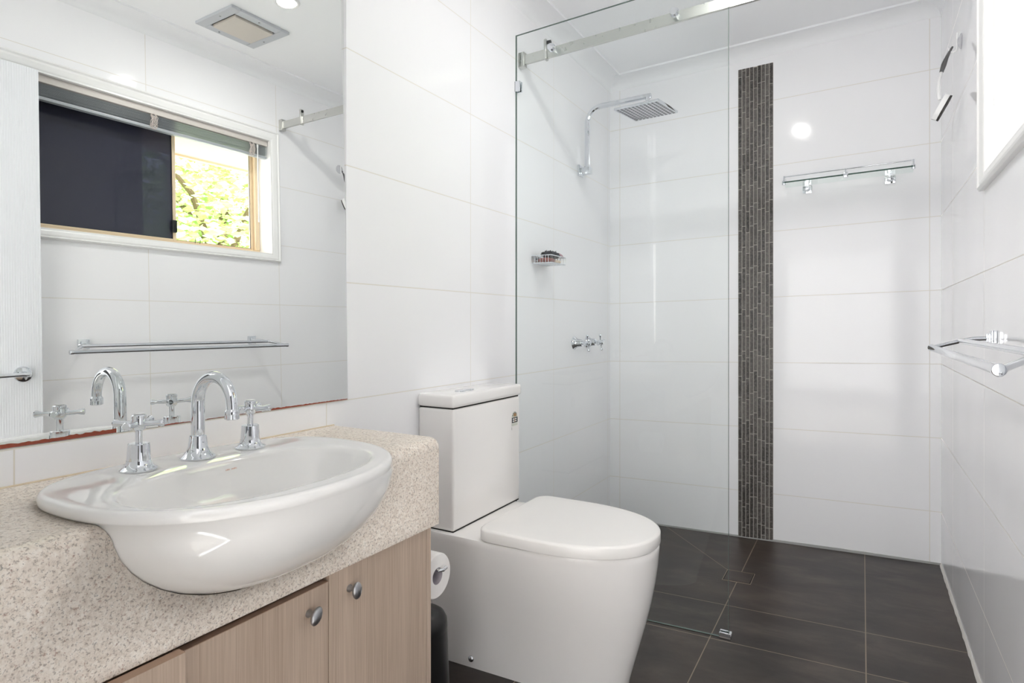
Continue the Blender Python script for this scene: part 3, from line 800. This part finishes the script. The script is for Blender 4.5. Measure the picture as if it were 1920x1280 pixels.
# toilet roll on the cabinet end, brush canister on the floor
tr_ = thing('toilet_roll', 'white toilet roll hanging on the end of the vanity cabinet', 'toilet roll', (.28,-2.066,.483))
def lathe_hollow(bm, r0, r1, x0, x1, y, z, n=48):
    lathe(bm, [(r0,x0),(r1-.003,x0),(r1,x0+.003),(r1,x1-.003),(r1-.003,x1),(r0,x1)], (0,y,z), (1,0,0), n)
bm = BM(); 
rings = []
for r, x in ((.021,.225),(.053,.225),(.0555,.228),(.0555,.327),(.053,.330),(.021,.330)):
    rings.append([Vector((x, -2.066+math.cos(2*PI*k/48)*r, .483+math.sin(2*PI*k/48)*r)) for k in range(48)])
rings.append(rings[0]); loft(bm, rings, False, False); bmesh.ops.remove_doubles(bm, verts=bm.verts[:], dist=1e-6)
obj('paper', bm, M['paper'], tr_)
rings = []
bm = BM()
for r, x in ((.0195,.224),(.0207,.224),(.0207,.3295),(.0195,.3295)):
    rings.append([Vector((x, -2.066+math.cos(2*PI*k/32)*r, .483+math.sin(2*PI*k/32)*r)) for k in range(32)])
rings.append(rings[0]); loft(bm, rings, False, False); obj('core', bm, M['card'], tr_)
th_ = thing('toilet_roll_holder', 'chrome toilet roll holder fixed to the cabinet end panel', 'holder', (.20,-2.126,.483))
bm = BM(); lathe(bm, [(.02,0),(.02,.004),(.007,.008)], (.205,-2.126,.496), (0,1,0), 24); tube(bm, [(.205,-2.120,.4975),(.205,-2.072,.4978),(.212,-2.066,.4980),(.335,-2.066,.4980),(.342,-2.058,.4985),(.342,-2.046,.501)], .0045, 12)
obj('arm', bm, M['chrome'], th_)
bc = thing('toilet_brush_holder', 'tall black canister on the floor between cabinet and toilet', 'brush holder', (.232,-2.0,fz(.232)))
bm = BM(); lathe(bm, [(.074,0),(.076,.006),(.073,.06),(.066,.24),(.064,.29)], (.232,-2.0,fz(.232)), n=40); obj('canister', bm, M['black'], bc)
bm = BM(); lathe(bm, [(.064,.290),(.0645,.30),(.063,.318),(.056,.332),(.043,.341),(.026,.346),(0,.348)], (.232,-2.0,fz(.232)), n=40); obj('lid', bm, M['black'], bc)

# ------------------------------------------------------------------ shower screen and rail
GY = -1.092
ss = thing('shower_screen', 'fixed frameless clear glass shower screen beside the toilet', 'shower screen', (.42,GY,.02))
bm = BM(); pts = [(.0015,.002),(.852,.0255),(.852,2.346),(.0015,2.322)]
loft(bm, [[Vector((x,GY,z)) for x,z in pts]]) if False else None
f0 = [Vector((x,GY,z)) for x,z in pts]
# one sheet thick: front face and back face joined by green edges
bm.faces.new([bm.verts.new(p) for p in f0]); gp = obj('glass_pane', bm, M['glass'], ss, smooth=0)
if gp.data.polygons[0].normal.y > 0: gp.data.flip_normals()
bm = BM(); t5=.004
def strip(a, b, w=.0022):
    a, b = Vector(a), Vector(b); d = (b-a).normalized(); nrm = Vector((0,1,0)).cross(d)*w*.5
    loft(bm, [[a+nrm-Vector((0,t5,0)),a+nrm+Vector((0,t5,0)),a-nrm+Vector((0,t5,0)),a-nrm-Vector((0,t5,0))],[b+nrm-Vector((0,t5,0)),b+nrm+Vector((0,t5,0)),b-nrm+Vector((0,t5,0)),b-nrm-Vector((0,t5,0))]])
for i in range(4): strip(f0[i], f0[(i+1)%4], .0012 if i != 3 else .0025)
obj('polished_edge', bm, M['glass_edge'], ss, smooth=0)
bm = BM(); box(bm, .0005,.024,GY-.012,GY-.0045,2.085,2.128,.001,1); box(bm, .0005,.003,GY-.012,GY+.012,2.085,2.128); box(bm,.0005,.024,GY+.0045,GY+.012,2.085,2.128,.001,1); obj('wall_clamp', bm, M['chrome'], ss)
bm = BM(); box(bm, .822,.862,GY-.013,GY-.0045,.024,.045,.0015,1); box(bm, .853,.862,GY-.0045,GY+.013,.024,.045,.0015,1); box(bm, .822,.853,GY+.0045,GY+.013,.024,.045,.001,1); obj('floor_clamp', bm, M['chrome'], ss)
RY = -1.062
rl = thing('shower_rail', 'flat stainless rail running wall to wall over the shower opening', 'rail', (.78,RY,2.26))
bm = BM(); box(bm, .004,W-.004,RY-.006,RY+.006,2.206,2.246,.001,1, kf=KF); obj('flat_bar', bm, M['steel'], rl)
for xx, s in ((.0005,1),(W-.0005,-1)):
    bm = BM(); xa, xb = sorted((xx, xx+s*.028)); box(bm, xa,xb,RY-.013,RY+.016,2.196,2.258,.002,1, kf=KF); obj('wall_bracket', bm, M['steel'], rl)
for xx in (.133,1.385):
    bm = BM(); box(bm, xx-.012,xx,RY-.014,RY+.010,2.200,2.284,.002,1, kf=KF); st_ = obj('door_stop', bm, M['steel'], rl)
    bm = BM(); lathe(bm, [(.007,0),(.007,.016),(0,.017)], (xx,RY-.002,2.272+KF*xx), (1 if xx < 1 else -1,0,0), 16); obj('bumper', bm, M['black'], st_)
for xx in (.168,.665):
    bm = BM(); lathe(bm, [(.010,-.030),(.010,0),(.0165,0),(.0170,.006),(.0150,.011),(.0135,.018),(0,.019)], (xx,GY-.001,2.228+KF*xx), (0,-1,0), 24)
    obj('glass_bolt', bm, M['chrome'], rl)

# ------------------------------------------------------------------ shower fittings
sh = thing('overhead_shower', 'square chrome overhead rain shower on a bent wall arm', 'shower', (.0,-.43,1.90))
yA = -.43
bm = BM(); box(bm, .0005,.010,yA-.032,yA+.028,1.872,1.928,.002,2); box(bm, .010,.060,yA-.020,yA+.018,1.880,1.915,.004,2); obj('wall_elbow', bm, M['chrome'], sh)
sq = [(1,.55),(.55,1),(-.55,1),(-1,.55),(-1,-.55),(-.55,-1),(.55,-1),(1,-.55)]
pts = [Vector((.040,yA,1.905)),Vector((.040,yA,2.0)),Vector((.040,yA,2.13))]+arc((.115,yA,2.140),.075,PI,PI/2,12)+[Vector((.20,yA,2.2155)),Vector((.372,yA,2.219))]
bm = BM(); tube(bm, pts, .0115, 8, prof=sq); obj('arm', bm, M['chrome'], sh, smooth=30)
bm = BM(); lathe(bm, [(.010,0),(.010,.020),(.016,.026),(.016,.040),(.024,.050),(.024,.060)], (.358,yA-.005,2.213), (0,0,-1), 24); obj('swivel', bm, M['chrome'], sh)
hc = Vector((.350,yA-.008,2.148)); Rm = Matrix.Translation(hc) @ Matrix.Rotation(math.radians(-10),4,'Z') @ Matrix.Rotation(math.radians(2),4,'Y')
bm = BM(); box(bm, -.116,.116,-.105,.105,-.005,.006,.002,2,tf=Rm); hd = obj('head_plate', bm, M['chrome'], sh)
bm = BM()
for i in range(11):
    for j in range(10):
        p = Rm @ Vector((-.1+.02*i, -.09+.02*j, -.005)); 
        lathe(bm, [(.0042,0),(.0040,.0016),(0,.0018)], p, (0,0,-1), 8)
nz = obj('nozzles', bm, simple('grey_silicone_nozzle', (120,124,130), .5), hd); nz['kind'] = 'stuff'
bm = BM()
for i in range(11):
    x = -.1+.02*i; box(bm, x-.0062,x+.0062,-.098,.098,-.0058,-.0051, tf=Rm)
obj('nozzle_channel', bm, M['satin'], hd, smooth=0)
def shower_tap(y, lab):
    x, z = 0.0, 1.022
    t = thing('shower_tap', lab, 'tap', (x,y,z), 'pair of shower taps')
    bm = BM(); lathe(bm, [(.0330,0.0003),(.0335,.003),(.031,.007),(.025,.012),(.021,.022),(.0185,.040),(.0165,.046),(.007,.047)], (x,y,z), (1,0,0), 32); obj('flange', bm, M['chrome'], t)
    bm = BM(); lathe(bm, [(.007,.046),(.007,.062),(.012,.066),(.0135,.076),(.012,.086),(.011,.090),(0,.092)], (x,y,z), (1,0,0), 24)
    for k in range(4):
        a = .25+k*PI/2; lathe(bm, [(.006,.006),(.005,.014),(.0048,.030),(.0075,.038),(.006,.042),(0,.0425)], (x+.076,y,z), (0,math.cos(a),math.sin(a)), 14)
    obj('cross_handle', bm, M['chrome'], t)
shower_tap(-.505, 'chrome cross shower tap on the left, nearer the glass edge')
shower_tap(-.335, 'chrome cross shower tap on the right, nearer the back corner')
# soap basket and its contents
sb = thing('soap_basket', 'small wire soap basket on the mirror wall inside the shower', 'basket', (0,-.84,1.38))
bm = BM(); x0, x1, y0, y1, zb, zt_ = .006,.098,-.960,-.815,1.383,1.415
tube(bm, [(x0,y0,zt_),(x1,y0,zt_),(x1,y1,zt_),(x0,y1,zt_),(x0,y0,zt_)], .0022, 8); tube(bm, [(x0,y0,zb),(x1,y0,zb),(x1,y1,zb),(x0,y1,zb),(x0,y0,zb)], .0018, 8)
obj('rim_wires', bm, M['chrome'], sb)
bm = BM()
for i in range(11):
    y = y0+(y1-y0)*i/10; tube(bm, [(x0,y,zt_),(x0,y,zb),(x1,y,zb),(x1,y,zt_)], .0013, 6)
for i in range(1,7):
    x = x0+(x1-x0)*i/7; tube(bm, [(x,y0,zt_),(x,y0,zb),(x,y1,zb),(x,y1,zt_)], .0013, 6)
obj('basket_wires', bm, M['chrome'], sb)
bm = BM(); box(bm, .0004,.006,-.925,-.855,1.388,1.41,.001,1); obj('wall_plate', bm, M['chrome'], sb)
def pebble(bm, c, a, b, h, p=2.6):
    R = []
    for i in range(1,10):
        t = PI*i/10; s = math.sin(t)**.6; R.append(sup(c[0],c[1],a*s,b*s,p,c[2]-math.cos(t)*h,24))
    loft(bm, R)
bm = BM(); pebble(bm, (.052,-.912,1.3965), .034, .040, .0115); tag(obj('soap_bar', bm, M['soap'], smooth=60), 'red-brown soap bar lying in the wire soap basket', 'soap')
bm = BM(); pebble(bm, (.055,-.844,1.3945), .032, .0225, .0095); tag(obj('soap_bar', bm, M['cream_soap'], smooth=60), 'cream soap bar at the right end of the soap basket', 'soap')
pf_ = thing('bath_puff', 'charcoal ruffled bath puff heaped on top of the soap basket', 'bath puff', (.055,-.88,1.41))
bm = BM()
R = []
for i in range(1,16):
    t = PI*i/16; ring = []
    for k in range(72):
        a = 2*PI*k/72; j = 1+.16*math.sin(k*9)*math.sin(i*2.1)+.14*random.random()
        ring.append(Vector((.055+.031*math.sin(t)*math.cos(a)*j, -.878+.056*math.sin(t)*math.sin(a)*j, 1.423-.014*math.cos(t)*(1+.35*random.random()))))
    R.append(ring)
loft(bm, R)
for i in range(46):
    a = random.random()*2*PI; c = Vector((.055+.024*math.cos(a)*random.random(), -.878+.050*math.sin(a)*random.random(), 1.428))
    d = Vector((random.uniform(-.4,.4),random.uniform(-.5,.5),1)).normalized(); lathe(bm, [(.0035,0),(.0028,.006),(.0008,random.uniform(.010,.016))], c, d, 6)
obj('mesh_ruffle', bm, M['puff'], pf_)
bm = BM(); tube(bm, [(.06,-.840,1.428),(.066,-.820,1.431),(.07,-.800,1.427),(.072,-.785,1.423)], [.005,.007,.006,.003], 12); obj('cord_loop', bm, M['pink'], pf_)
# glass shelf on the shower wall
gs = thing('glass_shelf', 'narrow glass shelf with a chrome guard rail on the shower wall', 'shelf', (1.19,-.07,1.79))
gx0, gx1 = .925,1.452; gk = .021; gz = 1.773
bm = BM(); box(bm, gx0,gx1,-.128,-.012,gz,gz+.006, kf=gk); 
pane = obj('glass_plate', bm, M['shelf_glass'], gs, smooth=0)
bm = BM(); box(bm, gx0,gx1,-.1295,-.1275,gz,gz+.006, kf=gk); obj('front_edge', bm, simple('dark_green_glass_edge', (64,92,82), .15), pane, smooth=0)
bm = BM(); zr_ = gz+.030
tube(bm, [(gx0+.004,-.012,zr_+gk*gx0),(gx0+.004,-.118,zr_+gk*gx0),(gx0+.012,-.124,zr_+gk*gx0),(gx1-.012,-.124,zr_+gk*gx1),(gx1-.004,-.118,zr_+gk*gx1),(gx1-.004,-.012,zr_+gk*gx1)], .0026, 10); obj('guard_rail', bm, M['chrome'], gs)
for xx in (gx0+.004,(gx0+gx1)/2,gx1-.004):
    bm = BM(); z = gz+gk*xx
    lathe(bm, [(.0035,.009),(.0035,.034)], (xx,-.1215,z), n=12)
    if abs(xx-(gx0+gx1)/2) < .1: box(bm, xx-.010,xx+.010,-.140,-.112,z-.010,z+.013,.002,2)
    else: lathe(bm, [(.0075,-.008),(.0082,-.004),(.0082,.010),(.006,.012)], (xx,-.1215,z), n=18)
    obj('rail_post', bm, M['chrome'], gs)
for xx in (1.022,1.365):
    bm = BM(); z = gz+gk*xx; box(bm, xx-.021,xx+.021,-.008,-.0004,z-.038,z-.002,.002,2); lathe(bm, [(.013,.007),(.013,.022),(.010,.026),(.010,.052),(0,.053)], (xx,0,z-.018), (0,-1,0), 24); box(bm, xx-.008,xx+.008,-.05,-.03,z-.018,z-.0004); obj('wall_bracket', bm, M['chrome'], gs)

# ------------------------------------------------------------------ hook and scrubbing brush on the window wall
hk = thing('suction_hook', 'clear suction hook high on the window wall inside the shower', 'hook', (W,-.64,2.12))
M['clear_plastic'] = thin_glass('clear_plastic', (.93,.93,.94,1), .35, .15)
bm = BM(); lathe(bm, [(.026,.0005),(.027,.002),(.022,.006),(.012,.010),(.008,.014),(0,.015)], (W,-.64,2.118), (-1,0,0), 28); obj('suction_cup', bm, M['clear_plastic'], hk)
bm = BM(); tube(bm, [(W-.013,-.64,2.150),(W-.0135,-.64,2.120),(W-.0145,-.64,2.095)]+[Vector((W-.026+.0115*math.cos(a),-.64,2.094+.011*math.sin(a))) for a in [0,-PI*.25,-PI*.5,-PI*.75,-PI]]+[(W-.0375,-.64,2.102)], .0028, 10); obj('hook_arm', bm, M['white_plastic'], hk)
br = thing('scrubbing_brush', 'white long-handled scrubbing brush with a grey grip hanging from the suction hook', 'brush', (W-.06,-.64,1.95))
yb = -.64
gp_ = [(W-.0265,yb,2.104),(W-.034,yb,2.090),(W-.044,yb,2.068),(W-.052,yb,2.045),(W-.059,yb,2.020)]
bm = BM(); tube(bm, gp_, [.0032,.0042,.0062,.0085,.0065], 14); obj('grip', bm, M['grey_plastic'], br, smooth=60)
bm = BM(); tube(bm, [(W-.059,yb,2.020),(W-.066,yb,1.992),(W-.0685,yb,1.965),(W-.067,yb,1.940),(W-.064,yb,1.922)], [.0045,.0042,.0042,.005,.006], 12); obj('neck', bm, M['white_plastic'], br, smooth=60)
a_, b_ = Vector((W-.030,yb,1.930)), Vector((W-.072,yb,1.848)); d_ = (b_-a_).normalized(); nn = Vector((d_.z,0,-d_.x)); nn = nn if nn.x < 0 else -nn
def slab(bm, a, b, n, t0, t1, w):
    R = []
    for i in range(9):
        q = i/8; s = (1-(2*q-1)**4)**.5*.75+.25; c = a+(b-a)*q
        R.append([c+n*t0+Vector((0,w*s,0)), c+n*t1+Vector((0,w*s*.8,0)), c+n*t1-Vector((0,w*s*.8,0)), c+n*t0-Vector((0,w*s,0))])
    loft(bm, R)
bm = BM(); slab(bm, a_, b_, nn, .0035, .020, .022); obj('brush_head', bm, M['white_plastic'], br)
bm = BM(); slab(bm, a_, b_, nn, -.0035, .0034, .023); obj('bristle_pad', bm, simple('dark_bristles', (70,68,66), .8), br)

# ------------------------------------------------------------------ double towel rail on the window wall
tw = thing('towel_rail', 'chrome double towel rail below the window', 'towel rail', (W,-1.66,1.08))
def arm(y, sgn, ye1, ye2):
    bm = BM(); box(bm, W-.012,W-.0004,y-.021,y+.021,1.058,1.100,.0015,2); box(bm, W-.022,W-.012,y-.012,y+.012,1.066,1.092,.002,2); o = obj('wall_rosette', bm, M['chrome'], tw)
    bm = BM(); tube(bm, [(W-.018,y,1.079),(W-.045,y+(ye1-y)*.5,1.077),(W-.070,ye1,1.070),(W-.130,ye2,1.048)], .0058, 14); obj('arm', bm, M['chrome'], tw)
arm(-1.272, 1, -1.225, -1.148); arm(-2.055, -1, -2.085, -2.145)
bm = BM(); tube(bm, [(W-.070,-1.215,1.070),(W-.070,-2.09,1.072)], .0075, 20); obj('inner_bar', bm, M['chrome'], tw)
bm = BM(); lathe(bm, [(.0085,0),(.0098,.001),(.0098,.012),(.0088,.014),(.0088,.998),(.0098,1.000),(.0098,1.011),(.0085,1.012)], (W-.130,-2.155,1.049), (0,1,-.001), 24); obj('outer_bar', bm, M['chrome'], tw)
